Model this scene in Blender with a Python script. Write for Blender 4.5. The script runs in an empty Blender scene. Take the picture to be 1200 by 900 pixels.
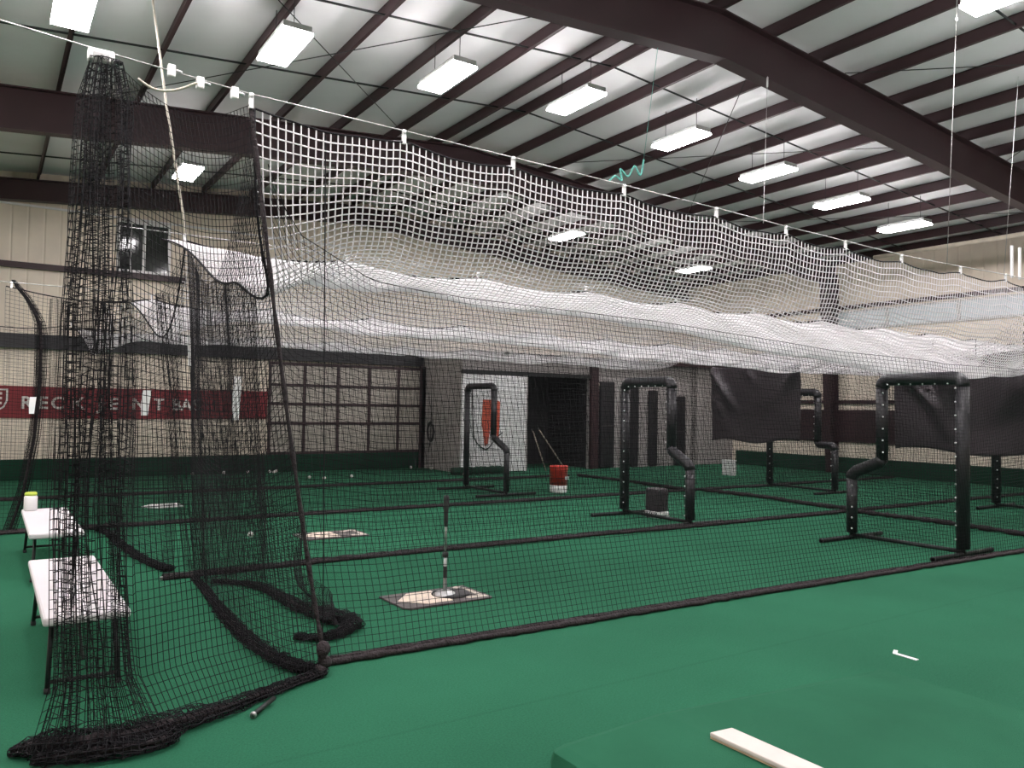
import bpy, math, random
import numpy as np
from mathutils import Vector, Matrix
random.seed(7); np.random.seed(7)
PI = math.pi
SC = bpy.context.scene
COL = SC.collection

# ------------------------------------------------------------------ materials
def lin(c):
    c /= 255.0
    return c/12.92 if c <= 0.04045 else ((c+0.055)/1.055)**2.4
def rgb(r, g, b): return (lin(r), lin(g), lin(b), 1.0)

def mat(name, col, rough=0.6, metal=0.0, var=0.12, scale=6.0, bump=0.0, bscale=40.0, spec=0.5):
    m = bpy.data.materials.new(name); m.use_nodes = True
    nt = m.node_tree; b = nt.nodes['Principled BSDF']
    b.inputs['Roughness'].default_value = rough
    b.inputs['Metallic'].default_value = metal
    b.inputs['Specular IOR Level'].default_value = spec
    tc = nt.nodes.new('ShaderNodeTexCoord')
    nz = nt.nodes.new('ShaderNodeTexNoise'); nz.inputs['Scale'].default_value = scale
    nz.inputs['Detail'].default_value = 4
    nt.links.new(tc.outputs['Object'], nz.inputs['Vector'])
    rp = nt.nodes.new('ShaderNodeValToRGB')
    rp.color_ramp.elements[0].position = 0.3; rp.color_ramp.elements[1].position = 0.7
    rp.color_ramp.elements[0].color = tuple(c*(1-var) for c in col[:3])+(1,)
    rp.color_ramp.elements[1].color = tuple(min(1, c*(1+var)) for c in col[:3])+(1,)
    nt.links.new(nz.outputs['Fac'], rp.inputs['Fac'])
    nt.links.new(rp.outputs['Color'], b.inputs['Base Color'])
    if bump > 0:
        n2 = nt.nodes.new('ShaderNodeTexNoise'); n2.inputs['Scale'].default_value = bscale
        nt.links.new(tc.outputs['Object'], n2.inputs['Vector'])
        bp = nt.nodes.new('ShaderNodeBump'); bp.inputs['Strength'].default_value = bump
        bp.inputs['Distance'].default_value = 0.02
        nt.links.new(n2.outputs['Fac'], bp.inputs['Height'])
        nt.links.new(bp.outputs['Normal'], b.inputs['Normal'])
    return m

def emit(name, col, s):
    m = bpy.data.materials.new(name); m.use_nodes = True
    nt = m.node_tree; nt.nodes.clear()
    e = nt.nodes.new('ShaderNodeEmission'); e.inputs['Color'].default_value = col
    e.inputs['Strength'].default_value = s
    o = nt.nodes.new('ShaderNodeOutputMaterial'); nt.links.new(e.outputs[0], o.inputs[0])
    return m

def turf_mat():
    m = mat('turf', (0.0235, 0.124, 0.067, 1), 0.95, 0, 0.13, 0.55, 0.5, 350, 0.1)
    nt = m.node_tree; b = nt.nodes['Principled BSDF']
    rp = [n for n in nt.nodes if n.type == 'VALTORGB'][0]
    tc = [n for n in nt.nodes if n.type == 'TEX_COORD'][0]
    # fine fibre speckle
    nz = nt.nodes.new('ShaderNodeTexNoise'); nz.inputs['Scale'].default_value = 90; nz.inputs['Detail'].default_value = 3
    nt.links.new(tc.outputs['Object'], nz.inputs['Vector'])
    mr = nt.nodes.new('ShaderNodeMapRange'); mr.inputs[1].default_value = 0.3; mr.inputs[2].default_value = 0.7
    mr.inputs[3].default_value = 0.86; mr.inputs[4].default_value = 1.12
    nt.links.new(nz.outputs['Fac'], mr.inputs[0])
    # turf roll seams along X every 3.6 m
    sp = nt.nodes.new('ShaderNodeSeparateXYZ'); nt.links.new(tc.outputs['Object'], sp.inputs[0])
    md = nt.nodes.new('ShaderNodeMath'); md.operation = 'PINGPONG'; md.inputs[1].default_value = 1.83
    nt.links.new(sp.outputs['Y'], md.inputs[0])
    m2 = nt.nodes.new('ShaderNodeMapRange'); m2.inputs[1].default_value = 0.0; m2.inputs[2].default_value = 0.02
    m2.inputs[3].default_value = 0.9; m2.inputs[4].default_value = 1.0
    nt.links.new(md.outputs[0], m2.inputs[0])
    mm = nt.nodes.new('ShaderNodeMath'); mm.operation = 'MULTIPLY'
    nt.links.new(mr.outputs[0], mm.inputs[0]); nt.links.new(m2.outputs[0], mm.inputs[1])
    mx = nt.nodes.new('ShaderNodeVectorMath'); mx.operation = 'SCALE'
    nt.links.new(rp.outputs['Color'], mx.inputs[0]); nt.links.new(mm.outputs[0], mx.inputs['Scale'])
    nt.links.new(mx.outputs[0], b.inputs['Base Color'])
    return m

def siding_mat(name, col, period=0.23, axis='X'):
    m = mat(name, col, 0.55, 0, 0.08, 1.5)
    nt = m.node_tree; b = nt.nodes['Principled BSDF']
    tc = [n for n in nt.nodes if n.type == 'TEX_COORD'][0]
    sp = nt.nodes.new('ShaderNodeSeparateXYZ'); nt.links.new(tc.outputs['Object'], sp.inputs[0])
    ad = nt.nodes.new('ShaderNodeMath'); ad.operation = 'PINGPONG'; ad.inputs[1].default_value = period/2
    nt.links.new(sp.outputs[axis], ad.inputs[0])
    mr = nt.nodes.new('ShaderNodeMapRange'); mr.inputs[1].default_value = 0; mr.inputs[2].default_value = 0.03
    nt.links.new(ad.outputs[0], mr.inputs[0])
    bp = nt.nodes.new('ShaderNodeBump'); bp.inputs['Strength'].default_value = 0.6; bp.inputs['Distance'].default_value = 0.02
    nt.links.new(mr.outputs[0], bp.inputs['Height']); nt.links.new(bp.outputs[0], b.inputs['Normal'])
    return m

def insul_mat():
    m = mat('insulation', (0.8, 0.8, 0.8, 1), 0.55, 0, 0.06, 0.8, 0.35, 3.0)
    return m

M = dict(
    turf=turf_mat(),
    mound=mat('mound_turf', (0.0225, 0.115, 0.062, 1), 0.95, 0, 0.12, 1.2, 0.5, 260, 0.1),
    bumper=mat('bumper_turf', (0.014, 0.05, 0.03, 1), 0.95, 0, 0.15, 2.0, 0.4, 200, 0.1),
    insul=insul_mat(),
    steel=mat('maroon_steel', (0.033, 0.0125, 0.0155, 1), 0.5, 0, 0.12, 2.0),
    cream=siding_mat('cream_wall_sheet', (0.8, 0.7, 0.58, 1), 0.3, 'X'),
    creamy=siding_mat('cream_side_sheet', (0.8, 0.7, 0.58, 1), 0.3, 'Y'),
    grey_sheet=siding_mat('grey_sheet', (0.36, 0.33, 0.32, 1), 0.2, 'X'),
    grey_side=siding_mat('grey_side_sheet', (0.42, 0.38, 0.37, 1), 0.2, 'Y'),
    room_shade=mat('room_shade', (0.02, 0.018, 0.02, 1), 0.8),  # near-black base colour stands in for the unlit room's shade
    door_panel=mat('door_panel', (0.42, 0.38, 0.33, 1), 0.5, 0, 0.06, 2),
    white_door=mat('white_door', (0.8, 0.8, 0.8, 1), 0.5, 0, 0.04, 3),
    net_black=mat('black_twine', (0.012, 0.011, 0.013, 1), 0.85, 0, 0.2, 3, spec=0.2),
    net_white=mat('white_twine', (0.92, 0.89, 0.9, 1), 0.8, 0, 0.06, 3, spec=0.2),
    hem=mat('black_hem', (0.038, 0.03, 0.032, 1), 0.9, 0, 0.4, 30, 0.8, 60, 0.2),
    rope=mat('beige_rope', (0.55, 0.5, 0.42, 1), 0.8, 0, 0.1, 40),
    cable=mat('steel_cable', (0.45, 0.44, 0.43, 1), 0.4, 0.6, 0.1, 30),
    plastic=mat('white_plastic', (0.82, 0.8, 0.8, 1), 0.45, 0, 0.03, 4),
    seat=mat('bench_plastic', (0.66, 0.62, 0.64, 1), 0.5, 0, 0.03, 3, 0.08, 200),
    dark_metal=mat('dark_metal', (0.02, 0.022, 0.022, 1), 0.45, 0.4, 0.1, 10),
    silver=mat('silver_metal', (0.5, 0.5, 0.5, 1), 0.3, 0.8, 0.08, 10),
    pad=mat('black_vinyl', (0.014, 0.013, 0.016, 1), 0.42, 0, 0.15, 8, 0.15, 30),
    tarp=mat('black_tarp', (0.05, 0.04, 0.046, 1), 0.38, 0, 0.15, 2.0, 0.1, 30),
    rubber=mat('black_rubber', (0.03, 0.028, 0.03, 1), 0.7, 0, 0.15, 20),
    mat_tan=mat('grey_mat', (0.1, 0.085, 0.085, 1), 0.8, 0, 0.3, 9, 0.2, 60),
    plate=mat('worn_plate', (0.72, 0.6, 0.5, 1), 0.7, 0, 0.15, 9),
    mark=mat('mat_mark', (0.6, 0.52, 0.45, 1), 0.75, 0, 0.2, 14),
    red=mat('red_plastic', (0.55, 0.035, 0.02, 1), 0.4, 0, 0.08, 4),
    orange=mat('orange_red_cloth', (0.62, 0.11, 0.06, 1), 0.8, 0, 0.15, 6),
    crimson=mat('crimson_banner', (0.2, 0.012, 0.018, 1), 0.6, 0, 0.1, 3),
    letter=mat('banner_letters', (0.66, 0.62, 0.58, 1), 0.7, 0, 0.05, 5),
    ball=mat('baseball_hide', (0.85, 0.84, 0.82, 1), 0.6, 0, 0.05, 20),
    stitch=mat('ball_stitch', (0.5, 0.05, 0.04, 1), 0.7),
    wood=mat('wooden_shaft', (0.3, 0.25, 0.2, 1), 0.6, 0, 0.2, 10),
    lime=mat('lime_lid', (0.5, 0.62, 0.08, 1), 0.5),
    glass=mat('dark_window_glass', (0.03, 0.035, 0.03, 1), 0.08, 0, 0.3, 3),
    skylight=mat('translucent_panel', (0.62, 0.68, 0.72, 1), 0.4, 0, 0.05, 3),
    housing=mat('lamp_housing', (0.5, 0.5, 0.5, 1), 0.5),
    teal=mat('teal_twine', (0.12, 0.42, 0.36, 1), 0.8),
    pipe=mat('cream_pipe', (0.68, 0.6, 0.5, 1), 0.5),
    rubber_slab=mat('pitching_rubber', (0.62, 0.54, 0.5, 1), 0.6, 0, 0.05, 6),
    rubber_edge=mat('worn_wood_edge', (0.5, 0.36, 0.24, 1), 0.7, 0, 0.2, 12),
    paper=mat('white_tape', (0.85, 0.85, 0.85, 1), 0.6, 0, 0.03, 6),
    lamp=emit('lamp_diffuser', (1.0, 0.945, 0.965, 1), 68.0),
)

def nylon(m, amount, col):
    nt = m.node_tree; b = nt.nodes['Principled BSDF']; out = [n for n in nt.nodes if n.type == 'OUTPUT_MATERIAL'][0]
    t = nt.nodes.new('ShaderNodeBsdfTranslucent'); t.inputs['Color'].default_value = col
    mx = nt.nodes.new('ShaderNodeMixShader'); mx.inputs[0].default_value = amount
    nt.links.new(b.outputs[0], mx.inputs[1]); nt.links.new(t.outputs[0], mx.inputs[2]); nt.links.new(mx.outputs[0], out.inputs['Surface'])
nylon(M['net_white'], .5, (.95, .93, .94, 1))

# ------------------------------------------------------------------ helpers
class MB:
    def __init__(s): s.v = []; s.f = []; s.sm = []
    def _add(s, vs, fs, smooth=False):
        b = len(s.v); s.v += [tuple(v) for v in vs]
        s.f += [tuple(i+b for i in f) for f in fs]; s.sm += [smooth]*len(fs)
        return s
    def box(s, lo, hi, rot=None, piv=None):
        (x0, y0, z0), (x1, y1, z1) = lo, hi
        vs = [Vector(p) for p in ((x0,y0,z0),(x1,y0,z0),(x1,y1,z0),(x0,y1,z0),(x0,y0,z1),(x1,y0,z1),(x1,y1,z1),(x0,y1,z1))]
        if rot is not None:
            p = Vector(piv) if piv is not None else sum(vs, Vector())/8
            vs = [p + rot @ (v-p) for v in vs]
        return s._add(vs, [(0,3,2,1),(4,5,6,7),(0,1,5,4),(1,2,6,5),(2,3,7,6),(3,0,4,7)])
    def tube(s, pts, r, n=8, cap=True, smooth=True):
        pts = [Vector(p) for p in pts]
        rs = r if hasattr(r, '__len__') else [r]*len(pts)
        rings = []; ref = None
        for i, p in enumerate(pts):
            t = (pts[min(i+1, len(pts)-1)] - pts[max(i-1, 0)])
            t = t.normalized() if t.length > 1e-9 else Vector((0,0,1))
            if ref is None:
                ref = Vector((0,0,1)) if abs(t.z) < 0.9 else Vector((1,0,0))
            a = (ref - t*ref.dot(t))
            a = a.normalized() if a.length > 1e-6 else t.orthogonal().normalized()
            ref = a; b = t.cross(a)
            rings.append([p + (a*math.cos(2*PI*k/n) + b*math.sin(2*PI*k/n))*rs[i] for k in range(n)])
        vs = [v for rg in rings for v in rg]; fs = []
        for i in range(len(pts)-1):
            for k in range(n):
                k2 = (k+1) % n
                fs.append((i*n+k, i*n+k2, (i+1)*n+k2, (i+1)*n+k))
        if cap:
            fs.append(tuple(reversed(range(n)))); fs.append(tuple((len(pts)-1)*n+k for k in range(n)))
        return s._add(vs, fs, smooth)
    def lathe(s, prof, c=(0,0,0), n=20):
        # prof list of (r, z)
        cx, cy, cz = c; vs = []; fs = []
        for r, z in prof:
            for k in range(n):
                vs.append((cx+r*math.cos(2*PI*k/n), cy+r*math.sin(2*PI*k/n), cz+z))
        for i in range(len(prof)-1):
            for k in range(n):
                k2 = (k+1) % n
                fs.append((i*n+k, i*n+k2, (i+1)*n+k2, (i+1)*n+k))
        fs.append(tuple(reversed(range(n)))); fs.append(tuple((len(prof)-1)*n+k for k in range(n)))
        return s._add(vs, fs, True)
    def prism(s, poly, z0, z1):
        n = len(poly)
        vs = [(x, y, z0) for x, y in poly] + [(x, y, z1) for x, y in poly]
        fs = [tuple(reversed(range(n))), tuple(range(n, 2*n))] + [(i, (i+1) % n, n+(i+1) % n, n+i) for i in range(n)]
        return s._add(vs, fs)
    def sphere(s, c, r, nu=12, nv=8):
        prof = [(max(1e-4, r*math.sin(PI*i/nv)), -r*math.cos(PI*i/nv)) for i in range(nv+1)]
        return s.lathe(prof, c, nu)
    def build(s, name, m, parent=None, bevel=0.0):
        me = bpy.data.meshes.new(name); me.from_pydata(s.v, [], s.f); me.update()
        me.polygons.foreach_set('use_smooth', s.sm)
        me.materials.append(m if not isinstance(m, str) else M[m])
        o = bpy.data.objects.new(name, me); COL.objects.link(o)
        if parent: o.parent = parent
        if bevel > 0:
            b = o.modifiers.new('edge', 'BEVEL'); b.width = bevel; b.segments = 2; b.limit_method = 'ANGLE'
        return o

def tag(o, label, cat, group=None, kind=None):
    o['label'] = label; o['category'] = cat
    if group: o['group'] = group
    if kind: o['kind'] = kind
    return o
def thing(name, loc, label, cat, group=None, rz=0, kind=None):
    o = bpy.data.objects.new(name, None); COL.objects.link(o)
    o.location = loc; o.rotation_euler = (0, 0, rz); o.empty_display_size = 0.1
    return tag(o, label, cat, group, kind)
def struct(o, label, cat, group=None): return tag(o, label, cat, group, 'structure')
def dup(root, loc=None, label=None):
    r = root.copy(); COL.objects.link(r)
    if loc is not None: r.location = loc
    if label: r['label'] = label
    for ch in list(root.children):
        c = ch.copy(); COL.objects.link(c); c.parent = r
        for g in list(ch.children):
            d = g.copy(); COL.objects.link(d); d.parent = c
    return r

def raw_mesh(name, verts, quads, m, parent=None):
    me = bpy.data.meshes.new(name)
    me.vertices.add(len(verts)); me.vertices.foreach_set('co', verts.astype(np.float32).ravel())
    nq = len(quads); me.loops.add(nq*4); me.loops.foreach_set('vertex_index', quads.astype(np.int32).ravel())
    me.polygons.add(nq); me.polygons.foreach_set('loop_start', np.arange(0, nq*4, 4, dtype=np.int32))
    me.polygons.foreach_set('use_smooth', np.ones(nq, dtype=bool))
    me.update(calc_edges=True); me.validate()
    me.materials.append(M[m])
    o = bpy.data.objects.new(name, me); COL.objects.link(o)
    if parent: o.parent = parent
    return o

def strands(P, N, r):
    """P (n,k,3) n polylines of k points, N surface normals: three-sided twine."""
    T = np.gradient(P, axis=1) if P.shape[1] > 2 else np.repeat((P[:, 1:]-P[:, :1]), 2, axis=1)
    T /= np.linalg.norm(T, axis=2, keepdims=True)+1e-9
    B = np.cross(N, T); B /= np.linalg.norm(B, axis=2, keepdims=True)+1e-9
    N2 = np.cross(T, B)
    n, k, _ = P.shape
    rings = np.stack([P + r*(math.cos(a)*N2 + math.sin(a)*B) for a in (0.5, 0.5+2*PI/3, 0.5+4*PI/3)], axis=2)  # n,k,3,3
    V = rings.reshape(-1, 3)
    idx = np.arange(n*k*3).reshape(n, k, 3)
    q = []
    for j in range(3):
        j2 = (j+1) % 3
        q.append(np.stack([idx[:, :-1, j], idx[:, :-1, j2], idx[:, 1:, j2], idx[:, 1:, j]], axis=-1).reshape(-1, 4))
    return V, np.concatenate(q)

def netting(name, F, nu, nv, su, sv, r, m, parent=None):
    u = np.linspace(0, 1, nu+1); v = np.linspace(0, 1, nv+1)
    U, W = np.meshgrid(u, v, indexing='ij')
    P = F(U, W)
    du = np.gradient(P, axis=0); dv = np.gradient(P, axis=1)
    N = np.cross(du, dv); N /= np.linalg.norm(N, axis=2, keepdims=True)+1e-9
    iu = np.unique(np.append(np.arange(0, nu+1, su), nu)); iv = np.unique(np.append(np.arange(0, nv+1, sv), nv))
    A = P[iu].transpose(1, 0, 2); An = N[iu].transpose(1, 0, 2)
    B = P[:, iv]; Bn = N[:, iv]
    V1, q1 = strands(A, An, r); V2, q2 = strands(B, Bn, r)
    return raw_mesh(name, np.concatenate([V1, V2]), np.concatenate([q1, q2+len(V1)]), m, parent)

def interp(xs, ys): 
    xs = np.array(xs, float); ys = np.array(ys, float)
    return lambda t: np.interp(t, xs, ys)
def wob(a, b, seed, f=1.0):
    """smooth low-frequency wrinkle field"""
    rs = np.random.RandomState(seed); s = 0*a
    for _ in range(6):
        kx, ky, ph = rs.uniform(-2.2, 2.2)*f, rs.uniform(-2.2, 2.2)*f, rs.uniform(0, 6.28)
        s = s + np.sin(kx*a + ky*b + ph)
    return s/6.0
def spath(pts, n=8):
    """Catmull-Rom resample"""
    p = [Vector(q) for q in pts]; out = []
    for i in range(len(p)-1):
        a, b, c, d = p[max(i-1, 0)], p[i], p[i+1], p[min(i+2, len(p)-1)]
        for k in range(n):
            t = k/n
            out.append(0.5*((2*b)+(c-a)*t+(2*a-5*b+4*c-d)*t*t+(3*b-a-3*c+d)*t**3))
    out.append(p[-1]); return out

# ------------------------------------------------------------------ building shell
XL, XR, YF, YB = -4.4, 20.0, -8.0, 19.5
XRG, ZR, SL = 7.8, 6.84, 0.079
def rz(x): return ZR - SL*abs(x-XRG)      # top of the steel frames

struct(MB().box((XL, YF, -0.1), (XR, YB, 0)).build('floor', 'turf'), 'green artificial turf floor of the indoor hall', 'floor')
cb = MB()
zi = 0.21
for x0, x1 in ((XL, XRG), (XRG, XR)):
    cb._add([(x0, YF, rz(x0)+zi), (x1, YF, rz(x1)+zi), (x1, YB, rz(x1)+zi), (x0, YB, rz(x0)+zi),
             (x0, YF, rz(x0)+zi+.08), (x1, YF, rz(x1)+zi+.08), (x1, YB, rz(x1)+zi+.08), (x0, YB, rz(x0)+zi+.08)],
            [(0,3,2,1),(4,5,6,7),(0,1,5,4),(1,2,6,5),(2,3,7,6),(3,0,4,7)])
struct(cb.build('ceiling', 'insul'), 'pale grey insulated pitched ceiling above the steel purlins', 'ceiling')

def gable(y0, y1, holes=None):
    mb = MB()
    pts = [(XL, 0), (XR, 0), (XR, rz(XR)+zi), (XRG, rz(XRG)+zi), (XL, rz(XL)+zi)]
    n = len(pts)
    mb._add([(x, y0, z) for x, z in pts]+[(x, y1, z) for x, z in pts],
            [tuple(range(n)), tuple(reversed(range(n, 2*n)))]+[(i, n+i, n+(i+1) % n, (i+1) % n) for i in range(n)])
    return mb
struct(gable(YB, YB+.15).build('wall_back', 'cream'), 'cream metal end wall behind the cages with banner and window', 'wall')
struct(gable(YF-.15, YF).build('wall_front', 'cream'), 'cream metal end wall behind the camera', 'wall')
struct(MB().box((XR, YF, 0), (XR+.15, YB, rz(XR)+zi)).build('wall_right', 'creamy'), 'cream metal side wall with a strip of pale panels', 'wall')
struct(MB().box((XL-.15, YF, 0), (XL, YB, rz(XL)+zi)).build('wall_left', 'creamy'), 'cream metal side wall out of view on the near side', 'wall')

# turf upstand at the foot of the walls
RX0, RX1, RY = 9.95, 19.99, 17.3
struct(MB().box((XL, YB-.1, 0), (RX0-.02, YB, .43)).build('baseboard_back', 'bumper', None, .02), 'dark green turf upstand along the foot of end wall', 'baseboard')
struct(MB().box((XR-.1, YF, 0), (XR, RY-.2, .43)).build('baseboard_right', 'bumper', None, .02), 'dark green turf upstand along foot of the side wall', 'baseboard')

# steel frames
def frame(y, lo=0.0, col=True, d=.64, w=.2):
    mb = MB()
    def ibeam(x0, x1):
        for (za, zb, hw) in ((-.02, 0, w/2), (-d, -d+.02, w/2), (-d+.02, -.02, .008)):
            mb._add([(x0, y-hw, rz(x0)+za), (x1, y-hw, rz(x1)+za), (x1, y+hw, rz(x1)+za), (x0, y+hw, rz(x0)+za),
                     (x0, y-hw, rz(x0)+zb), (x1, y-hw, rz(x1)+zb), (x1, y+hw, rz(x1)+zb), (x0, y+hw, rz(x0)+zb)],
                    [(0,3,2,1),(4,5,6,7),(0,1,5,4),(1,2,6,5),(2,3,7,6),(3,0,4,7)])
    ibeam(XL+.02, XRG); ibeam(XRG, XR-.02)
    root = mb.build('roof_rafter', 'steel')
    if col:
        for sx, xw in ((1, XR-.02), (-1, XL+.02)):
            c = MB()
            zt = rz(xw)-.3
            xo = xw; xi_t = xw-sx*.62; xi_b = xw-sx*.3
            for ya, yb, prof in ((y-.1, y+.1, 'in'), (y-.1, y+.1, 'out'), (y-.008, y+.008, 'web')):
                if prof == 'in': q = [(xi_b, 0), (xi_b+sx*.02, 0), (xi_t+sx*.02, zt), (xi_t, zt)]
                elif prof == 'out': q = [(xo-sx*.02, 0), (xo, 0), (xo, zt), (xo-sx*.02, zt)]
                else: q = [(xi_b, 0), (xo, 0), (xo, zt), (xi_t, zt)]
                c._add([(a, ya, b) for a, b in q]+[(a, yb, b) for a, b in q],
                       [(0,1,2,3),(7,6,5,4),(0,4,5,1),(1,5,6,2),(2,6,7,3),(3,7,4,0)])
            c.build('frame_column', 'steel', root)
    return root
FR = (0.4, 7.0, 13.6)
flab = ('maroon steel rafter overhead beside the camera', 'large maroon steel rafter crossing the near ceiling', 'maroon steel rafter farther back behind the white roof netting')
for y, l in zip(FR, flab): struct(frame(y), l, 'roof rafter', 'maroon roof rafters')
struct(frame(YB-.25, col=False, d=.45), 'maroon end rafter along the top of the back wall', 'roof rafter', 'maroon roof rafters')
struct(frame(-6.2), 'maroon steel rafter behind the camera', 'roof rafter', 'maroon roof rafters')

# purlins (Z sections), each one its own object
px = [7.2, 7.78] + [7.78+1.02*k for k in range(1, 12)] + [6.25-1.1*k for k in range(0, 10)]
for x in sorted(px):
    if not XL+.1 < x < XR-.1: continue
    z = rz(x)
    mb = MB().box((x-.006, YF+.05, z), (x+.006, YB-.02, z+.2))
    mb.box((x-.045, YF+.05, z), (x+.006, YB-.02, z+.012)).box((x-.006, YF+.05, z+.188), (x+.05, YB-.02, z+.2))
    struct(mb.build('roof_purlin', 'steel'), 'maroon steel roof purlin running along the hall under the insulation', 'roof purlin', 'roof purlins')
# sag rods across the purlins
for y in (2.6, 4.8, 9.15, 11.45, 15.5, 17.5):
    for x0, x1 in ((XL+.1, XRG), (XRG, XR-.1)):
        struct(MB().tube([(x0, y, rz(x0)+.06), (x1, y, rz(x1)+.06)], .016, 5).build('bridging_rod', 'dark_metal'),
               'thin dark bridging rod strapped across the roof purlins', 'rod', 'bridging rods across purlins')
for (xa, ya, xb, yb) in ((1.0, 7.2, 6.5, 13.4), (6.3, 7.2, 1.2, 13.4), (9.0, 13.4, 13.6, 7.2), (8.8, 7.2, 13.8, 13.4), (10, .6, 15, 6.8), (15.5, .6, 10.2, 6.8), (14.4, 13.4, 18.6, 7.2)):
    struct(MB().tube([(xa, ya, rz(xa)-.08), (xb, yb, rz(xb)-.08)], .007, 5).build('bracing_rod', 'dark_metal'),
           'thin diagonal wind bracing rod under the ceiling', 'rod', 'diagonal bracing rods')
# insulation facing seams (thin taped laps running across the hall)
# eave struts, girts, trims
struct(MB().box((XR-.16, YF, rz(XR)-.02), (XR-.01, YB, rz(XR)+.2)).build('trim_1', 'steel'), 'dark maroon eave strut along the top of side wall', 'trim')
struct(MB().box((XL, YB-.12, 4.44), (3.75, YB, 4.56)).build('trim_2', 'steel'), 'dark maroon girt across back wall under the upper window', 'trim')
struct(MB().box((XL, YB-.05, 5.76), (XRG, YB, 5.8)).build('trim_3', 'plastic'), 'thin pale trim line along top of back wall', 'trim')
struct(MB().box((XL, YB-.14, 2.76), (RX0-.05, YB, 3.06)).build('trim_4', 'pad'), 'dark padded band across the back wall above the banner', 'trim')
struct(MB().box((XR-.1, YF, 4.56), (XR, RY-.1, 4.66)).build('trim_5', 'steel'), 'dark girt on side wall above the pale panel strip', 'trim')
struct(MB().box((XR-.08, 7.2, 1.92), (XR, RY-.1, 2.02)).build('trim_6', 'steel'), 'maroon girt across the side wall at mid height', 'trim')
struct(MB().box((XR-.05, 10.2, .85), (XR, RY-.1, 1.75)).build('trim_7', 'steel'), 'dark maroon wainscot panel low on the side wall', 'trim')

# upper window in the back wall
w = thing('window_1', (2.84, YB-.03, 4.57), 'upper sliding window in cream back wall with dark panes', 'window', kind='structure')
f = MB()
for lo, hi in (((-.56, -.05, 1.1), (.56, .03, 1.17)), ((-.56, -.05, 0), (.56, .03, .06)), ((-.56, -.05, .06), (-.5, .03, 1.1)), ((.5, -.05, .06), (.56, .03, 1.1)), ((-.03, -.05, .06), (.03, .03, 1.1)), ((-.28, -.03, .06), (-.26, .02, 1.1))):
    f.box(lo, hi)
f.build('window_frame', 'plastic', w, .006)
MB().box((-.5, -.01, .06), (-.03, .0, 1.1)).build('pane', 'glass', w); MB().box((.03, -.01, .06), (.5, .0, 1.1)).build('pane', 'glass', w)
MB().box((-.75, -.12, -.14), (.75, -.0, -.01)).build('window_sill', 'steel', w)
# pale panel strip on the side wall
w = thing('window_2', (XR-.02, 12.0, 4.02), 'strip of pale translucent panels high on the side wall', 'window', kind='structure')
for k in range(8):
    y0 = 1.9-1.87*k
    MB().box((-.02, y0-1.8, .0), (.0, y0-.04, .44)).build('pane', 'skylight', w)
f = MB()
for k in range(9): f.box((-.05, 1.86-1.87*k, -.03), (.0, 1.94-1.87*k, .47))
f.box((-.05, -13.1, -.05), (0, 1.94, -.0)); f.box((-.05, -13.1, .44), (0, 1.94, .48))
f.build('window_frame', 'housing', w)

# sectional overhead door in the back wall
d = thing('door_1', (0, YB-.03, 0), 'grey sectional overhead door with dark grid in the back wall', 'door', kind='structure')
MB().box((5.75, -.02, .43), (9.93, .02, 2.72)).build('door_panel', 'door_panel', d)
f = MB()
for x in (5.75, 6.62, 7.5, 8.36, 9.2, 9.9): f.box((x-.035, -.05, .43), (x+.035, -.02, 2.72))
for z in (.46, 1.2, 1.68, 2.15, 2.68): f.box((5.75, -.045, z-.035), (9.93, -.02, z+.035))
f.build('door_frame', 'steel', d)

# crimson banner with pale slab letters
b = thing('hanging_banner', (0, YB-.045, 0), 'long crimson banner with pale letters and crest on back wall', 'banner')
nb = 60; vs = []; fs = []
for i in range(nb+1):
    x = -1.2+6.9*i/nb; dy = .015*math.sin(x*2.1)
    dz = -.02*math.sin((x+1.2)/6.9*PI)
    for z in (1.31+dz, 1.98+dz): vs.append((x, dy, z))
for i in range(nb+1):
    x = -1.2+6.9*i/nb; dy = .015*math.sin(x*2.1)+.012; dz = -.02*math.sin((x+1.2)/6.9*PI)
    for z in (1.31+dz, 1.98+dz): vs.append((x, dy, z))
o2 = 2*(nb+1)
for i in range(nb):
    a = 2*i; fs += [(a, a+2, a+3, a+1), (o2+a, o2+a+1, o2+a+3, o2+a+2), (a, o2+a, o2+a+2, a+2), (a+1, a+3, o2+a+3, o2+a+1)]
MB()._add(vs, fs).build('banner_cloth', 'crimson', b)
def text_mesh(ch, x, z, size, name='lettering', parent=None, y=-.03, m='letter'):
    cu = bpy.data.curves.new(name, 'FONT'); cu.body = ch; cu.size = size; cu.extrude = .004; cu.align_x = 'CENTER'; cu.offset = .008
    t = bpy.data.objects.new(name, cu); COL.objects.link(t)
    bpy.context.view_layer.update()
    me = bpy.data.meshes.new_from_object(t.evaluated_get(bpy.context.evaluated_depsgraph_get()))
    bpy.data.objects.remove(t); me.materials.clear(); me.materials.append(M[m])
    o = bpy.data.objects.new(name, me); COL.objects.link(o); o.parent = parent
    o.location = (x, y, z); o.rotation_euler = (PI/2, 0, 0)
    return o
for ch, pxx in (('R', 28), ('E', 46), ('C', 62), ('K', 85), ('J', 110), ('E', 126), ('N', 156), ('T', 181), ('B', 203), ('A', 216), ('S', 229)):
    text_mesh(ch, .2+pxx/235*3.95, 1.5, .36, 'lettering', b)
cr = MB()
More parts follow.
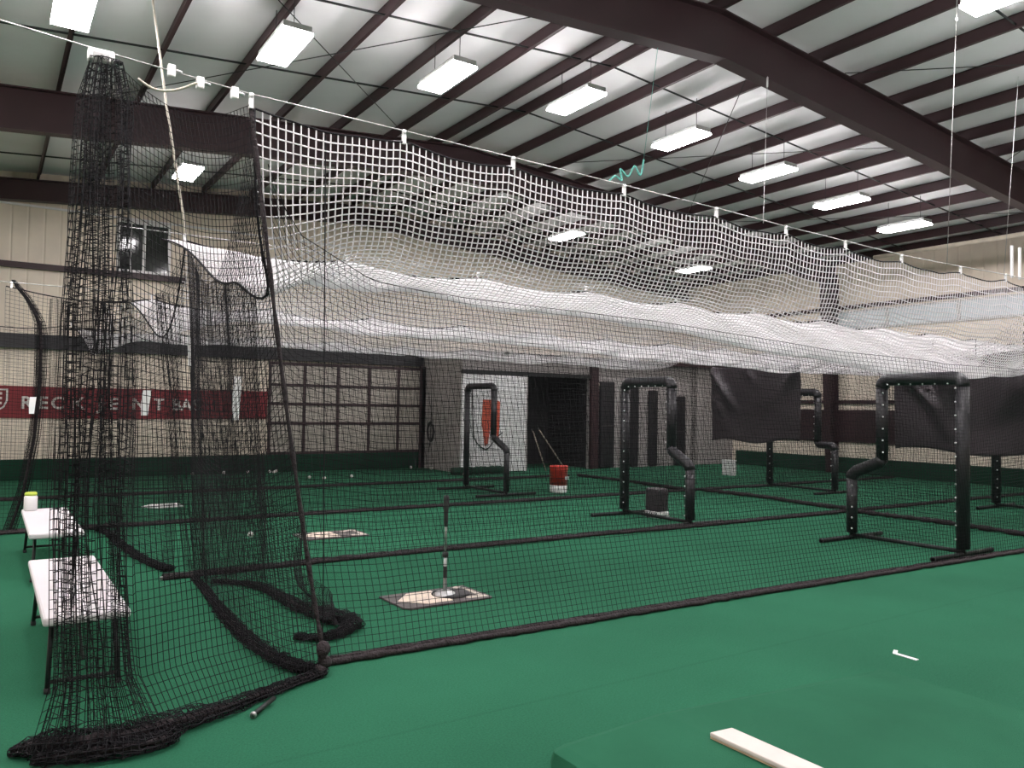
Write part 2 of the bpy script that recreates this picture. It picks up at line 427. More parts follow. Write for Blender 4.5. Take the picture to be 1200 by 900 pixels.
def ring2(sc_, y0, y1, hole):
    pts = [(-.5, .5), (.5, .5), (.5, 0), (.38, -.3), (0, -.56), (-.38, -.3), (-.5, 0)]
    n = len(pts)
    O = [(x*sc_, z*sc_) for x, z in pts]; I = [(x*sc_*hole, z*sc_*hole) for x, z in pts]
    vs = [(x, y0, z) for x, z in O]+[(x, y0, z) for x, z in I]+[(x, y1, z) for x, z in O]+[(x, y1, z) for x, z in I]
    fs = []
    for i in range(n):
        j = (i+1) % n
        fs += [(i, j, n+j, n+i), (2*n+i, 3*n+i, 3*n+j, 2*n+j), (i, 2*n+i, 2*n+j, j), (n+i, n+j, 3*n+j, 3*n+i)]
    cr._add(vs, fs)
ring2(.48, -.035, -.02, .86)
for z in (.12, .02, -.08): cr.box((-.14, -.035, z), (.14, -.02, z+.05))
cr.box((-.03, -.034, -.2), (.03, -.02, .15))
c = cr.build('crest', 'letter', b); c.location = (.1, 0, 1.66)

# inner room (grey sheeted office) in the far corner
rm = MB()
rm.box((RX0, RY, 2.55), (RX1, RY+.1, 3.0))
rm.box((14.05, RY, 0), (RX1, RY+.1, 2.55))
rm.box((RX0, RY, 0), (RX0+.1, RY+.1, 2.55)); rm.box((11.88, RY, 0), (11.96, RY+.1, 2.55))
struct(rm.build('wall_partition', 'grey_sheet'), 'dark grey sheeted front wall of the inner room', 'wall')
struct(MB().box((RX0, RY+.1, 0), (RX0+.1, YB, 3.0)).build('wall_office', 'grey_side'), 'grey end wall of inner room where the hose hangs', 'wall')
struct(MB().box((RX0-.1, RY-.25, 3.0), (RX1, YB, 3.1)).build('trim_8', 'steel'), 'flat dark roof slab over the inner room', 'trim')
struct(MB().box((RX0+.11, YB-.06, 0), (RX1, YB-.01, 2.99)).build('wall_shade', 'room_shade'), 'wall inside the open doorway of inner room, shade put into its colour', 'wall')
struct(MB().box((14.2, RY+.12, 0), (14.3, YB-.07, 2.99)).build('wall_inner', 'room_shade'), 'inner side wall behind the open doorway, shade put into its colour', 'wall')
dr = thing('door_2', (10.88, RY-.03, 0), 'white sheet sliding door with red poster beside dark doorway', 'door', kind='structure')
MB().box((-.98, -.04, .02), (.98, .02, 2.5)).build('door_panel', 'white_door', dr, .01)
f = MB()
for x in (-.98, .94): f.box((x, -.06, .02), (x+.04, -.04, 2.5))
f.box((-.98, -.06, 2.46), (.98, -.04, 2.5)); f.build('door_frame', 'plastic', dr)
struct(MB().box((9.9, RY-.1, 2.52), (14.1, RY-.02, 2.62)).build('trim_9', 'dark_metal'), 'dark sliding door rail above the white door', 'trim')
struct(MB().box((14.05, RY-.12, 0), (14.3, RY-.01, 2.95)).build('trim_10', 'steel'), 'dark maroon post right of the open doorway', 'trim')
# corner column
struct(MB().box((9.84, YB-.2, 0), (9.96, YB-.02, 2.75)).box((9.78, YB-.2, 0), (10.02, YB-.18, 2.75)).build('trim_11', 'steel'), 'dark purple steel post beside the overhead door', 'trim')
# red poster figure on white door
p = thing('red_pennant', (10.62, RY-.075, .62), 'tall orange red pennant poster hanging on the white door', 'poster')
MB()._add([(-.1, 0, 1.25), (.15, 0, 1.25), (.17, 0, .75), (.07, 0, .12), (-.02, 0, .05), (-.12, 0, .6), (-.1, .008, 1.25), (.15, .008, 1.25), (.17, .008, .75), (.07, .008, .12), (-.02, .008, .05), (-.12, .008, .6)],
          [(5,4,3,2,1,0),(6,7,8,9,10,11)]+[(i,(i+1)%6,6+(i+1)%6,6+i) for i in range(6)]).build('cloth', 'orange', p)
MB()._add([(.2, 0, 1.3), (.42, 0, 1.2), (.4, 0, .3), (.3, 0, .1), (.2, .008, 1.3), (.42, .008, 1.2), (.4, .008, .3), (.3, .008, .1)],
          [(3,2,1,0),(4,5,6,7)]+[(i,(i+1)%4,4+(i+1)%4,4+i) for i in range(4)]).build('side_strip', 'orange', p)
MB().tube(spath([(-.42, -.005, 1.55), (-.38, -.005, .6), (-.3, -.005, .2), (.02, -.005, -.02), (.3, -.005, .25), (.5, -.005, .4)], 5), .014, 5).build('cord', 'dark_metal', p)

# ------------------------------------------------------------------ ceiling lights
def make_light():
    r = thing('ceiling_light', (0, 0, 0), '', 'ceiling light', 'bright rectangular ceiling lights')
    h = MB().box((-.17, -.5, .022), (.17, .5, .1)); h.box((-.08, -.3, .1), (.08, .3, .14))
    h.build('lamp_housing', 'housing', r, .01)
    MB().box((-.18, -.5, -.012), (.18, .5, .022)).build('diffuser', 'lamp', r)
    for y in (-.35, .35): MB().tube([(0, y, .07), (0, y, .6)], .005, 5).build('hanger', 'dark_metal', r)
    return r
L0 = make_light(); used = False
ords = ['first', 'second', 'third', 'fourth', 'fifth', 'sixth', 'seventh', 'eighth', 'ninth', 'tenth']
spots = []
for k in range(-2, 8):
    if k >= 0: lab = f'{ords[k]} from the left in the long row of bright ceiling lights'
    else: lab = ('lone bright ceiling light off the left end of the long row', 'bright ceiling light by left wall past the long row')[k+1]
    spots.append((.65+2.31*k, 9.75, lab))
spots += [(3.14, 16.4, 'bright ceiling light far back behind the gathered black net by the rope'),
          (12.5, 16.4, 'small bright ceiling light seen through the middle of white roof netting'),
          (17.2, 16.4, 'small bright ceiling light seen through white roof netting near the side wall')]
for i, x in enumerate((-1.9, .4, 2.7, 5.0, 7.2, 9.5, 11.8, 14.1, 16.4)):  # mostly unseen row, added to light the near part of the hall
    spots.append((x, 4.2, 'ceiling light at top right edge of the picture before the large rafter' if i == 5 else f'ceiling light out of view above the near aisle, {ords[i]} along'))
for i, x in enumerate((-1.9, 2.7, 7.2, 11.8, 16.4)):  # unseen row, added for its light on the hall
    spots.append((x, -3.0, f'unseen ceiling light behind the camera, {ords[i]} along'))
for x, y, lab in spots:
    z = rz(x)-.3 if y != 9.75 else rz(x)-.34
    kk = (rz(x)-.55-1.64)/(z-1.64); x, y, z = x*kk, y*kk, rz(x)-.55
    if not used: o = L0; o.location = (x, y, z); o['label'] = lab; used = True
    else: o = dup(L0, (x, y, z), lab)

# ------------------------------------------------------------------ batting cage nets
Y1f = interp([0.3, 1.82, 4.9, 10.44, 19.5], [4.83, 4.85, 4.77, 4.58, 4.52])       # foot line of near net
Y1t = interp([0.3, 5.0, 9.4, 19.5], [4.95, 4.86, 4.72, 4.7])
Z1 = interp([.45, 1.3, 2.33, 3.2, 4.3, 5.37, 6.3, 8.2, 9.4, 10.4, 12.3, 19.5], [3.6, 3.54, 3.52, 3.5, 3.47, 3.44, 3.4, 3.34, 3.34, 3.36, 3.35, 3.35])
Z2 = interp([1.5, 12.3, 19.5], [3.24, 3.2, 3.2]); Z3 = interp([.2, 12, 19.5], [3.1, 3.05, 3.05]); Z4 = interp([-2, 12], [3.0, 3.0])
CL1 = [1.3, 2.33, 3.22, 4.3, 5.37, 6.3, 7.2, 8.16, 9.31, 10.36, 11.4, 12.5, 13.7, 14.9, 16.1, 17.3, 18.5, 19.5]
def scallop(x, cl, a):
    cl = np.array(cl); i = np.clip(np.searchsorted(cl, x, side='right')-1, 0, len(cl)-2)
    t = np.clip((x-cl[i])/(cl[i+1]-cl[i]), 0, 1)
    return a*4*t*(1-t)

BLK = dict(r=.0019)
def side_net(label, x0, x1, yf, yt, zt, cl, nu, nv, su, sv, seed, r, hem_r, group='black side nets of the cages', x0t=None, sc=.05, clips=True, ztop_=None):
    root = thing('cage_side_net', (x0, float(yf(x0)), 0), label, 'sports net', group)
    off = np.array([x0, float(yf(x0)), 0])
    x0t = x0 if x0t is None else x0t
    def F(u, v):
        xb = x0+(x1-x0)*u; xt = x0t+(x1-x0t)*u
        x = xb+(xt-xb)*v
        z = v*((ztop_(x) if ztop_ else zt(x)-.05-scallop(x, cl, sc))) + .015
        y = yf(x)+(yt(x)-yf(x))*v + .03*wob(x*1.0, z*1.2, seed)*(1-abs(2*v-1)**3) + .01*wob(x*5, z*3, seed+5)
        z = z + .012*wob(x*4, z*3, seed+9)*np.sin(v*PI)
        x = x + .02*wob(x*3, z*3, seed+3)
        return np.stack([x, y, z], -1)-off
    netting('netting', F, nu, nv, su, sv, r, 'net_black', root)
    # top and bottom borders
    Pt = F(np.linspace(0, 1, 150), np.ones(150))
    MB().tube([Vector(p) for p in Pt], .003 if ztop_ else .008, 5).build('border_rope', 'net_black', root)
    rs = random.Random(seed); n = int((x1-x0)/.07)
    for k in range(2):
        pts = []; rr = []
        for i in range(n+1):
            x = x0+(x1-x0)*i/n
            pts.append(Vector((x, float(yf(x))+rs.uniform(-.008, .008)+(.03*k-.015), hem_r*.8+rs.uniform(0, .006)+.012*k))-Vector(off)); rr.append(hem_r*rs.uniform(.7, 1.1))
        MB().tube(pts, rr, 6).build('bottom_hem', 'hem', root)
    if clips and ztop_ is None:
        for x in cl:
            if x < x0t-.01 or x > x1 or x > 13: continue
            c = MB().box((-.012, -.012, -.055), (.012, .012, .0)).tube([(0, 0, -.005), (0, 0, .025)], .016, 8)
            o = c.build('clip', 'plastic', root); o.location = Vector((x, float(yt(x)), float(zt(x))))-Vector(off)
    return root

Y1j = interp([1.3, 1.8, 2.6, 7.5, 8.6, 10.4, 11.4, 19.5], [4.95, 5.02, 5.18, 5.1, 4.72, 4.72, 4.95, 4.95]); Z1j = interp([1.3, 1.6, 2.2, 3, 5, 7, 9, 11, 13, 19.5], [3.4, 2.75, 2.5, 2.46, 2.42, 2.32, 2.2, 2.22, 2.4, 2.4])
n1 = side_net('long black net along the near side of nearest cage, facing the aisle', 1.82, 19.5, Y1f, Y1j, Z1, CL1, 360, 56, 2, 2, 11, .0019, .024, x0t=1.42, ztop_=Z1j)
# rope edge at the open corner and a seam cord
off1 = Vector((1.82, float(Y1f(1.82)), 0))
pts = spath([(1.3, 4.94, 3.5), (1.42, 4.92, 2.6), (1.55, 4.87, 1.6), (1.69, 4.78, .6), (1.75, 4.7, .15), (1.74, 4.68, .02)], 8)
MB().tube([p-off1 for p in pts], [.014+.004*math.sin(i*2.2) for i in range(len(pts))], 7).build('edge_rope', 'hem', n1)
pts = spath([(1.78, 4.93, 3.4), (1.8, 4.92, 2), (1.8, 4.86, .9), (1.81, 4.86, .03)], 8)
MB().tube([p-off1 for p in pts], .004, 5).build('seam_cord', 'net_black', n1)

CL2 = list(np.linspace(1.52, 19.5, 12)); CL3 = list(np.linspace(.2, 19.5, 13)); CL4 = list(np.linspace(-2, 12.2, 10))
K = lambda v: interp([-5, 25], [v, v])
Y2 = interp([1.4, 3.2, 6.7, 8.4, 12.1, 19.5], [7.95, 8.02, 8.02, 7.94, 7.93, 7.9])
side_net('black net dividing the nearest cage from the second cage', 1.4, 19.5, Y2, K(8.0), Z2, CL2, 370, 66, 3, 3, 21, .0019, .024, x0t=1.53, sc=.08)
side_net('black net dividing the second cage from the third cage', .15, 19.5, K(11.6), K(11.6), Z3, CL3, 395, 62, 4, 4, 31, .0019, .024, sc=.1)
side_net('farthest black net along the back of the third cage', -1.5, 12.0, K(15.5), K(15.5), Z4, CL4, 280, 60, 4, 4, 41, .0019, .024, sc=.1)

# white roof nets, sagging between the cables
def roof_net(label, x0, x1, ya, yb, za, zb, sag, nu, nv, su, sv, seed, r, cla, clb, sca=.05, scb=.08, droop=.25, clips=False, steep=1.0, pocket=0.0):
    root = thing('cage_roof_net', (x0, float(ya(x0)), 2.5), label, 'sports net', 'white roof nets of the cages')
    off = np.array([x0, float(ya(x0)), 2.5])
    def F(u, v):
        x = x0+(x1-x0)*u
        x = x + np.exp(-(x-x0)/.5)*(.08*np.sin(v*PI) + pocket*.4*np.exp(-((v-.22)/.09)**2))   # front edge bows inwards
        zA = za(x)-.05-scallop(x, cla, sca)*np.exp(-v*3); zB = zb(x)-.05-scallop(x, clb, scb)*np.exp(-(1-v)*3)
        s = sag(x) + droop*np.exp(-((x-x0)/.5)**2)
        prof = 4*v*(1-v)
        prof = prof*(1+.6*(1-2*v))                           # deeper towards the near side
        z = zA+(zB-zA)*v - pocket*np.exp(-((x-x0)/.45)**2)*np.exp(-((v-.22)/.12)**2) - s*prof + .05*wob(x*1.1, v*4, seed)*prof + .05*wob(x*3.2, v*7, seed+1)*prof + .015*wob(x*8, v*5, seed+2)
        y = ya(x)+(yb(x)-ya(x))*v**steep + .03*wob(x*2, v*5, seed+3)*prof
        return np.stack([x, y, z], -1)-off
    netting('netting', F, nu, nv, su, sv, r, 'net_white', root)
    for vv, nm in ((0, 'border_rope'), (1, 'border_rope')):
        P = F(np.linspace(0, 1, 160), np.full(160, float(vv)))
        MB().tube([Vector(p) for p in P], .007, 5).build(nm, 'net_black', root)
    P = F(np.zeros(40), np.linspace(0, 1, 40)); MB().tube([Vector(p) for p in P], .009, 5).build('front_hem', 'net_black', root)
    if clips:
        for x in cla:
            if x > 13: continue
            c = MB().box((-.012, -.012, -.07), (.012, .012, .0)).tube([(0, 0, -.005), (0, 0, .025)], .016, 8)
            o = c.build('clip', 'plastic', root); o.location = Vector((x, float(ya(x)), float(za(x))))-Vector(off)
    return root
S1 = interp([1.3, 2.5, 6, 9, 11, 13, 19.5], [.72, .76, .8, 1.0, 1.02, .85, .8])
roof_net('white sagging roof net over the nearest cage', 1.32, 19.5, Y1t, K(8.0), Z1, Z2, S1, 370, 82, 2, 1, 51, .0056, CL1, CL2, clips=True, steep=1.7, droop=.1, pocket=.32)
S2 = interp([1.3, 6, 12, 19.5], [.42, .5, .6, .6])
roof_net('white sagging roof net over the second cage', 1.53, 19.5, K(8.0), K(11.6), Z2, Z3, S2, 370, 80, 3, 2, 61, .0046, CL2, CL3, sca=.08, scb=.1)
roof_net('white sagging roof net over the third cage', 1.2, 12.3, K(11.6), K(15.5), Z3, Z4, interp([0, 20], [.34, .36]), 230, 80, 3, 3, 71, .004, CL3, CL4, sca=.1, scb=.1)

# door flap hanging left of the corner rope: gathered column, open skirt and a heap on the floor
fl = thing('net_door_flap', (.5, 4.3, 0), 'black net flap gathered into a tall column at the left, skirt trailing on turf', 'sports net')
offf = np.array([.5, 4.3, 0])
def flapF(u, v):
    # u 0..0.36 open skirt from rope to column, then gathered folds
    g = np.clip((u-.36)/.64, 0, 1); s = np.clip(u/.36, 0, 1)
    ropex = np.interp(v, [0, .17, .45, .74, 1], [1.72, 1.69, 1.55, 1.42, 1.3]); ropey = np.interp(v, [0, .17, .45, .74, 1], [4.64, 4.78, 4.87, 4.92, 4.94])
    cx1 = np.interp(v, [0, .08, .3, .6, .93, 1], [.78, .66, .62, .62, .62, .57]); cx0 = np.interp(v, [0, .08, .3, .6, .93, 1], [.2, .28, .27, .3, .36, .42])
    cy = np.interp(v, [0, .1, .5, 1], [4.22, 4.33, 4.6, 4.95])
    x = np.where(u < .36, ropex+(cx1-ropex)*s, cx1+(cx0-cx1)*g)
    y = np.where(u < .36, ropey+(cy-ropey)*s + .06*np.sin(s*PI)*np.sin(v*PI), cy)
    z = v*3.5
    ztop = np.where(u < .36, 3.48+.06*s, 3.55)
    z = v*ztop
    z = z - np.where(u < .36, .16*np.sin(s*PI)*v**2, 0)
    fold = np.where(u >= .36, 1.0, 0)*(.3+.7*np.sin(np.clip(g*PI, 0, PI))**.3)
    y = y + fold*(.085*np.sin(g*46+2.2*wob(g*5, v*4, 15)) + .05*wob(g*16, z*2.5, 16)) + .02*wob(x*6, z*2, 5)
    x = x + fold*(.03*np.sin(g*92+3*wob(g*6, v*5, 17)) + .045*wob(g*14, z*1.7, 18)) + .015*wob(u*20, z*3, 6)
    z = z + .02*wob(u*9, v*9, 7)*np.sin(v*PI) + fold*.07*wob(g*18, v*16, 19)*np.sin(v*PI)+.012
    return np.stack([x, y, z], -1)-offf
netting('netting', flapF, 98, 78, 1, 1, .0022, 'net_black', fl)
def crumple(name, path, rad, seed, parent, off, core=.5, m='net_black', nring=30):
    """loose netting bunched along a path on the floor"""
    path = [Vector(p) for p in path]; n = len(path); A = np.array([tuple(p) for p in path])
    rr = np.array(rad if hasattr(rad, '__len__') else [rad]*n)
    T = np.gradient(A, axis=0); T /= np.linalg.norm(T, axis=1, keepdims=True)+1e-9
    S = np.cross(T, [0, 0, 1.0]); S /= np.linalg.norm(S, axis=1, keepdims=True)+1e-9
    def F(u, v):
        t = u*(n-1); c = np.stack([np.interp(t, np.arange(n), A[:, k]) for k in range(3)], -1)
        s = np.stack([np.interp(t, np.arange(n), S[:, k]) for k in range(3)], -1)
        r = np.interp(t, np.arange(n), rr)
        a = v*2*PI*3
        k = r*(.72+.75*wob(u*70, a*1.3, seed)+.1*np.sin(a*.33))
        p = c + s*(np.cos(a)*k*1.3)[..., None]
        p[..., 2] += np.sin(a)*k*.75
        p[..., 2] = np.maximum(p[..., 2], .006)
        return p-np.array(off)
    L = float(np.sum(np.linalg.norm(np.diff(A, axis=0), axis=1)))
    netting(name, F, max(8, int(L/.03)), nring, 1, 1, .0024, m, parent)
    rs = random.Random(seed)
    pp = []; cr_ = []
    for i, p in enumerate(path):
        pp.append(p-Vector(off)+Vector((rs.uniform(-.01, .01), rs.uniform(-.01, .01), 0))); cr_.append(max(.005, rr[i]*core*.62*rs.uniform(.7, 1.3)))
    MB().tube(pp, cr_, 8).build('bunched_core', 'hem', parent)
def zfix(pts, rad): return [(p[0], p[1], max(.012, r*.72)) for p, r in zip(pts, rad)]
pth = spath([(.14, 4.36, 0), (.28, 4.27, 0), (.42, 4.2, 0), (.6, 4.18, 0), (.8, 4.24, 0), (1.05, 4.34, 0), (1.35, 4.5, 0), (1.62, 4.62, 0), (1.75, 4.68, 0)], 7)
rad = np.interp(np.linspace(0, 1, len(pth)), [0, .1, .3, .5, .65, .85, 1], [.03, .075, .09, .075, .05, .035, .04])
crumple('bottom_hem', zfix(pth, rad), rad, 3, fl, offf, .55)
pth = spath([(.22, 4.2, 0), (.42, 4.12, 0), (.6, 4.08, 0), (.75, 4.1, 0), (.8, 4.2, 0)], 6)
rad = np.interp(np.linspace(0, 1, len(pth)), [0, .3, .8, 1], [.03, .06, .055, .03])
crumple('bottom_hem', zfix(pth, rad), rad, 4, fl, offf, .5)
# knot where flap, rope and front curtain meet
kn = MB()
kn.tube(spath([(1.76, 4.7, .2), (1.74, 4.67, .12), (1.77, 4.7, .05), (1.7, 4.66, .03)], 6), [.02+.025*abs(math.sin(i*.5)) for i in range(19)], 7)
o = kn.build('rope_knot', 'hem', fl); o.location = tuple(-offf)

# front curtain of the nearest cage: from the corner rope across to the second net
cu = thing('cage_front_curtain', (1.6, 6.3, 0), 'black net curtain closing the open end of the nearest cage', 'sports net', 'front curtains of the cages')
offc = np.array([1.6, 6.3, 0])
def curtF(u, v):
    yb = 4.7+(7.9-4.7)*u; yt = 4.95+(7.95-4.95)*u
    y = yb+(yt-yb)*v
    xb = np.interp(u, [0, .08, .25, .6, 1], [1.74, 1.62, 1.55, 1.58, 1.66]); xt = 1.32+(1.53-1.32)*u
    x = xb+(xt-xb)*v + .05*np.sin(v*PI)*wob(u*7, v*2, 8)
    ztop = 3.48+(3.2-3.48)*u - (.75*4*u*(1-u))*1.0*(1+.3*(1-2*u))
    z = .02+(ztop-.02)*v + .015*wob(u*9, v*9, 3)
    return np.stack([x, y, z], -1)-offc
netting('netting', curtF, 70, 66, 1, 1, .0019, 'net_black', cu)
pth = spath([(1.74, 4.68, 0), (1.62, 4.88, 0), (1.55, 5.35, 0), (1.55, 6.0, 0), (1.58, 6.6, 0), (1.63, 7.3, 0), (1.66, 7.85, 0)], 9)
rad = np.interp(np.linspace(0, 1, len(pth)), [0, .15, .5, 1], [.05, .05, .045, .03])
crumple('bottom_hem', zfix(pth, rad), rad, 12, cu, offc, .5)

# gathered inner curtain bunched at the second net, its skirt sweeping into the cage
def gathered(label, top, bot, w_top, w_bot, dirv, nfold, ncell, seed, amp, tail=None, r=.0019, ztop=3.1, lean=None, group='gathered net curtains', mid=None):
    root = thing('gathered_net_curtain', (bot[0], bot[1], 0), label, 'sports net', group)
    off = np.array([bot[0], bot[1], 0.0])
    T = np.array(top, float); B = np.array(bot, float); dv = np.array(dirv, float); dv /= np.linalg.norm(dv); pv = np.array([-dv[1], dv[0]])
    def F(u, v):
        w = w_bot+(w_top-w_bot)*v
        if mid is not None: w = np.interp(v, [0, .5, 1], [w_bot, mid, w_top])
        a = (u-.5)*w + .03*wob(u*12, v*3, seed)
        f_ = amp*np.sin(u*nfold*2*PI+.8*np.sin(v*3+seed)) + .03*wob(u*8, v*5, seed+1)
        x = B[0]+(T[0]-B[0])*v + dv[0]*a + pv[0]*f_
        y = B[1]+(T[1]-B[1])*v + dv[1]*a + pv[1]*f_
        z = .02+v*(ztop-.02) + .02*wob(u*10, v*10, seed+2)*np.sin(v*PI)
        return np.stack([x, y, z], -1)-off
    nv = max(20, int(ztop/.05))
    netting('netting', F, ncell, nv, 1, 2, r, 'net_black', root)
    if tail:
        p = spath(tail[0], 8); rad = np.interp(np.linspace(0, 1, len(p)), np.linspace(0, 1, len(tail[1])), tail[1])
        crumple('bottom_hem', zfix(p, rad), rad, seed+4, root, off, .4)
    return root
gathered('dense black net curtain gathered at the end of the net dividing first two cages', (1.85, 7.85), (1.95, 7.6), .55, .6, (1, -.25), 5, 66, 81, .13,
         ([(1.78, 7.6, 0), (2.05, 7.2, 0), (2.1, 6.7, 0), (2.12, 6.2, 0), (2.22, 5.75, 0), (2.3, 5.58, 0), (2.18, 5.42, 0), (2.0, 5.36, 0), (1.85, 5.5, 0)], [.03, .04, .05, .06, .08, .07, .05, .04, .03]), ztop=3.05)
# skirt of that curtain trailing toward the aisle
sk = thing('net_curtain_skirt', (2.1, 6.4, 0), 'trailing black net skirt spread on turf behind the corner rope', 'sports net')
def skF(u, v):
    x = 1.98+.25*u + .08*np.sin(u*PI); y = 7.4-1.9*u
    z = .03+v*(1.35*(1-u)**1.6+.1) + .02*wob(u*9, v*8, 44)
    x = x+.1*np.sin(u*17)*(.3+.7*v) + .05*wob(u*8, v*4, 45) - .12*v*u
    return np.stack([x, y, z], -1)-np.array([2.1, 6.4, 0])
netting('netting', skF, 60, 26, 1, 1, .0019, 'net_black', sk)

# front curtain of the second cage and its bunches
cu2 = thing('cage_front_curtain', (1.4, 9.8, 0), 'black net curtain closing the open end of the second cage', 'sports net', 'front curtains of the cages')
def curtF2(u, v):
    y = 8.0+3.6*u; xb = np.interp(u, [0, .15, .4, .8, 1], [1.5, 1.5, 1.36, 1.3, 1.2]); xt = 1.53-.33*u
    x = xb+(xt-xb)*v+.06*np.sin(v*PI)*wob(u*7, v*2, 28)
    ztop = 3.16-.15*u-.5*4*u*(1-u)
    z = .02+(ztop-.02)*v
    return np.stack([x, y, z], -1)-np.array([1.4, 9.8, 0])
netting('netting', curtF2, 76, 56, 2, 2, .0019, 'net_black', cu2)
pth = spath([(1.52, 8.3, 0), (1.48, 8.44, 0), (1.38, 9.0, 0), (1.32, 9.9, 0), (1.3, 10.76, 0), (1.22, 11.5, 0)], 8)
rad = [.045]*len(pth); crumple('bottom_hem', zfix(pth, rad), rad, 33, cu2, np.array([1.4, 9.8, 0]), .5)
gathered('slim black net curtain bunched behind the white tags at the left', (1.42, 8.6), (1.72, 8.2), .12, .16, (1, 0), 3, 22, 91, .05, ztop=2.75)
gathered('thin black net curtain hanging behind the tall gathered column', (1.0, 11.3), (1.1, 11.2), .3, .35, (1, 0), 4, 36, 95, .07, ztop=2.9)
# far-left bunch at the end of the third net
fb = thing('gathered_net_curtain', (.24, 11.7, 0), 'gathered black net end hanging in a curved strip at far left', 'sports net', 'gathered net curtains')
zs = np.array([0, .5, 1.2, 1.9, 2.4, 2.62, 2.9, 3.13]); xs_ = np.array([.26, .4, .5, .54, .54, .52, .4, .22])
def fbF(u, v):
    z = v*3.13; x = np.interp(z, zs, xs_); w = np.interp(z, [0, 1.2, 2.5, 3.13], [.14, .12, .13, .02])
    x = x+(u-.5)*w+.02*np.sin(u*30); y = 11.65+.06*np.sin(u*26+v*2)
    return np.stack([x, y, z+.02], -1)-np.array([.24, 11.7, 0])
netting('netting', fbF, 26, 64, 1, 2, .0024, 'net_black', fb)
MB().tube([Vector((float(np.interp(z, zs, xs_)), 11.65, z))-Vector((.24, 11.7, 0)) for z in np.linspace(.02, 3.1, 40)], .02, 6).build('edge_rope', 'hem', fb)
gathered('bunched black net standing beside the left bench, far end of third net', (.75, 12.0), (.72, 11.8), .22, .26, (1, 0), 3, 26, 97, .06, ztop=3.0)

# end nets closing the first bank of cages
def end_net(label, ya, yb, za, zb, sag, x, nu, seed):
    root = thing('cage_end_net', (x, (ya+yb)/2, 0), label, 'sports net', 'end nets of the cages'); off = np.array([x, (ya+yb)/2, 0])
    def F(u, v):
        y = ya+(yb-ya)*u; zt = za+(zb-za)*u - sag*4*u*(1-u)
        xx = x - .35*np.clip(.5-u, 0, 1)*(1-v) + .05*wob(u*6, v*4, seed)
        return np.stack([xx, y, .02+v*(zt-.02)], -1)-off
    netting('netting', F, nu, 60, 3, 3, .0019, 'net_black', root)
    rs = random.Random(seed)
    P = F(np.linspace(0, 1, 50), np.zeros(50))
    MB().tube([Vector(p)+Vector((rs.uniform(-.02, .02), 0, .02)) for p in P], [.04*rs.uniform(.6, 1.1) for _ in P], 6).build('bottom_hem', 'hem', root)
    return root
end_net('black net closing the far end of the nearest cage', 4.98, 7.8, 3.3, 3.15, .7, 12.0, 66, 101)
end_net('black net closing the far end of the second cage', 8.1, 11.5, 3.15, 3.05, .45, 12.35, 72, 103)
end_net('black net closing the far end of the third cage', 11.7, 15.4, 3.05, 2.95, .35, 12.2, 76, 105)
gathered('bunched black net post hanging between the far screens', (12.05, 11.45), (12.05, 11.45), .16, .16, (0, 1), 3, 20, 107, .05, ztop=3.0)

# cables, ropes, pulleys
def sing(name, mb, m, label, cat, group=None): return tag(mb.build(name, m), label, cat, group)
xs = list(np.linspace(-1.2, .45, 6))+list(np.linspace(.5, 19.6, 120))
sing('support_cable', MB().tube([(x, float(Y1t(x)), float(Z1(max(x, .45)))+.02+(.45-x)*.08*(x < .45)) for x in xs], .005, 6), 'cable', 'steel cable carrying the near edge of the nets', 'cable', 'net support cables')
sing('support_cable', MB().tube([(x, 8.0, float(Z2(x))+.02) for x in np.linspace(.9, 19.6, 40)], .005, 6), 'cable', 'steel cable over the net between the first two cages', 'cable', 'net support cables')
sing('support_cable', MB().tube([(x, 11.6, float(Z3(x))+.02) for x in np.linspace(-2, 19.6, 40)], .005, 6), 'cable', 'steel cable over the net between second and third cages', 'cable', 'net support cables')
sing('hanging_rope', MB().tube([(1.33, 9.3, rz(1.3)), (1.42, 8.6, 4.7), (1.53, 8.0, 3.27)], .012, 7), 'rope', 'long beige rope running from the ceiling to the second net corner', 'rope')
pb = thing('pulley_block', (.48, 4.95, 3.58), 'white pulley block on cable above the gathered net column', 'pulley')
MB().box((-.075, -.03, -.03), (.06, .03, .04)).build('body', 'plastic', pb, .008)
MB().box((-.05, -.04, -.012), (.03, .04, .012)).build('slot_plate', 'housing', pb)
MB().tube([(.06, 0, 0), (.1, 0, -.01)], .014, 8).build('end_cap', 'dark_metal', pb)
for x, z, lab in ((.84, 3.6, 'slim white net clip on cable beside the beige rope'), (1.0, 3.565, 'round white cable clamp right of the beige rope'), (1.2, 3.55, 'white cable clamp next to the corner of the nearest net')):
    r = thing('cable_clamp', (x, float(Y1t(x)), z), lab, 'clamp')
    MB().box((-.022, -.02, -.045), (.022, .02, .03)).build('body', 'plastic', r, .008)
    MB().tube([(.02, 0, 0), (.06, 0, -.006)], .012, 8).build('bolt', 'silver', r)
sing('loose_cord', MB().tube(spath([(.66, 4.93, 3.5), (.75, 4.93, 3.46), (.86, 4.93, 3.48), (.98, 4.92, 3.55)], 8), .008, 6), 'rope', 'short pale cord looping between the clamps on cable', 'cord')
hc = [((8.62, 6.9, 6.17), (6.02, 4.86, 3.42), 'thin white cord with tensioner hanging below the large rafter'),
      ((9.11, 4.66, 6.2), (9.18, 4.81, 3.37), 'thin white cord hanging straight right of the large rafter'),
      ((10.9, 4.8, 6.0), (10.5, 4.8, 3.4), 'thin white cord hanging near the right edge of the view')]
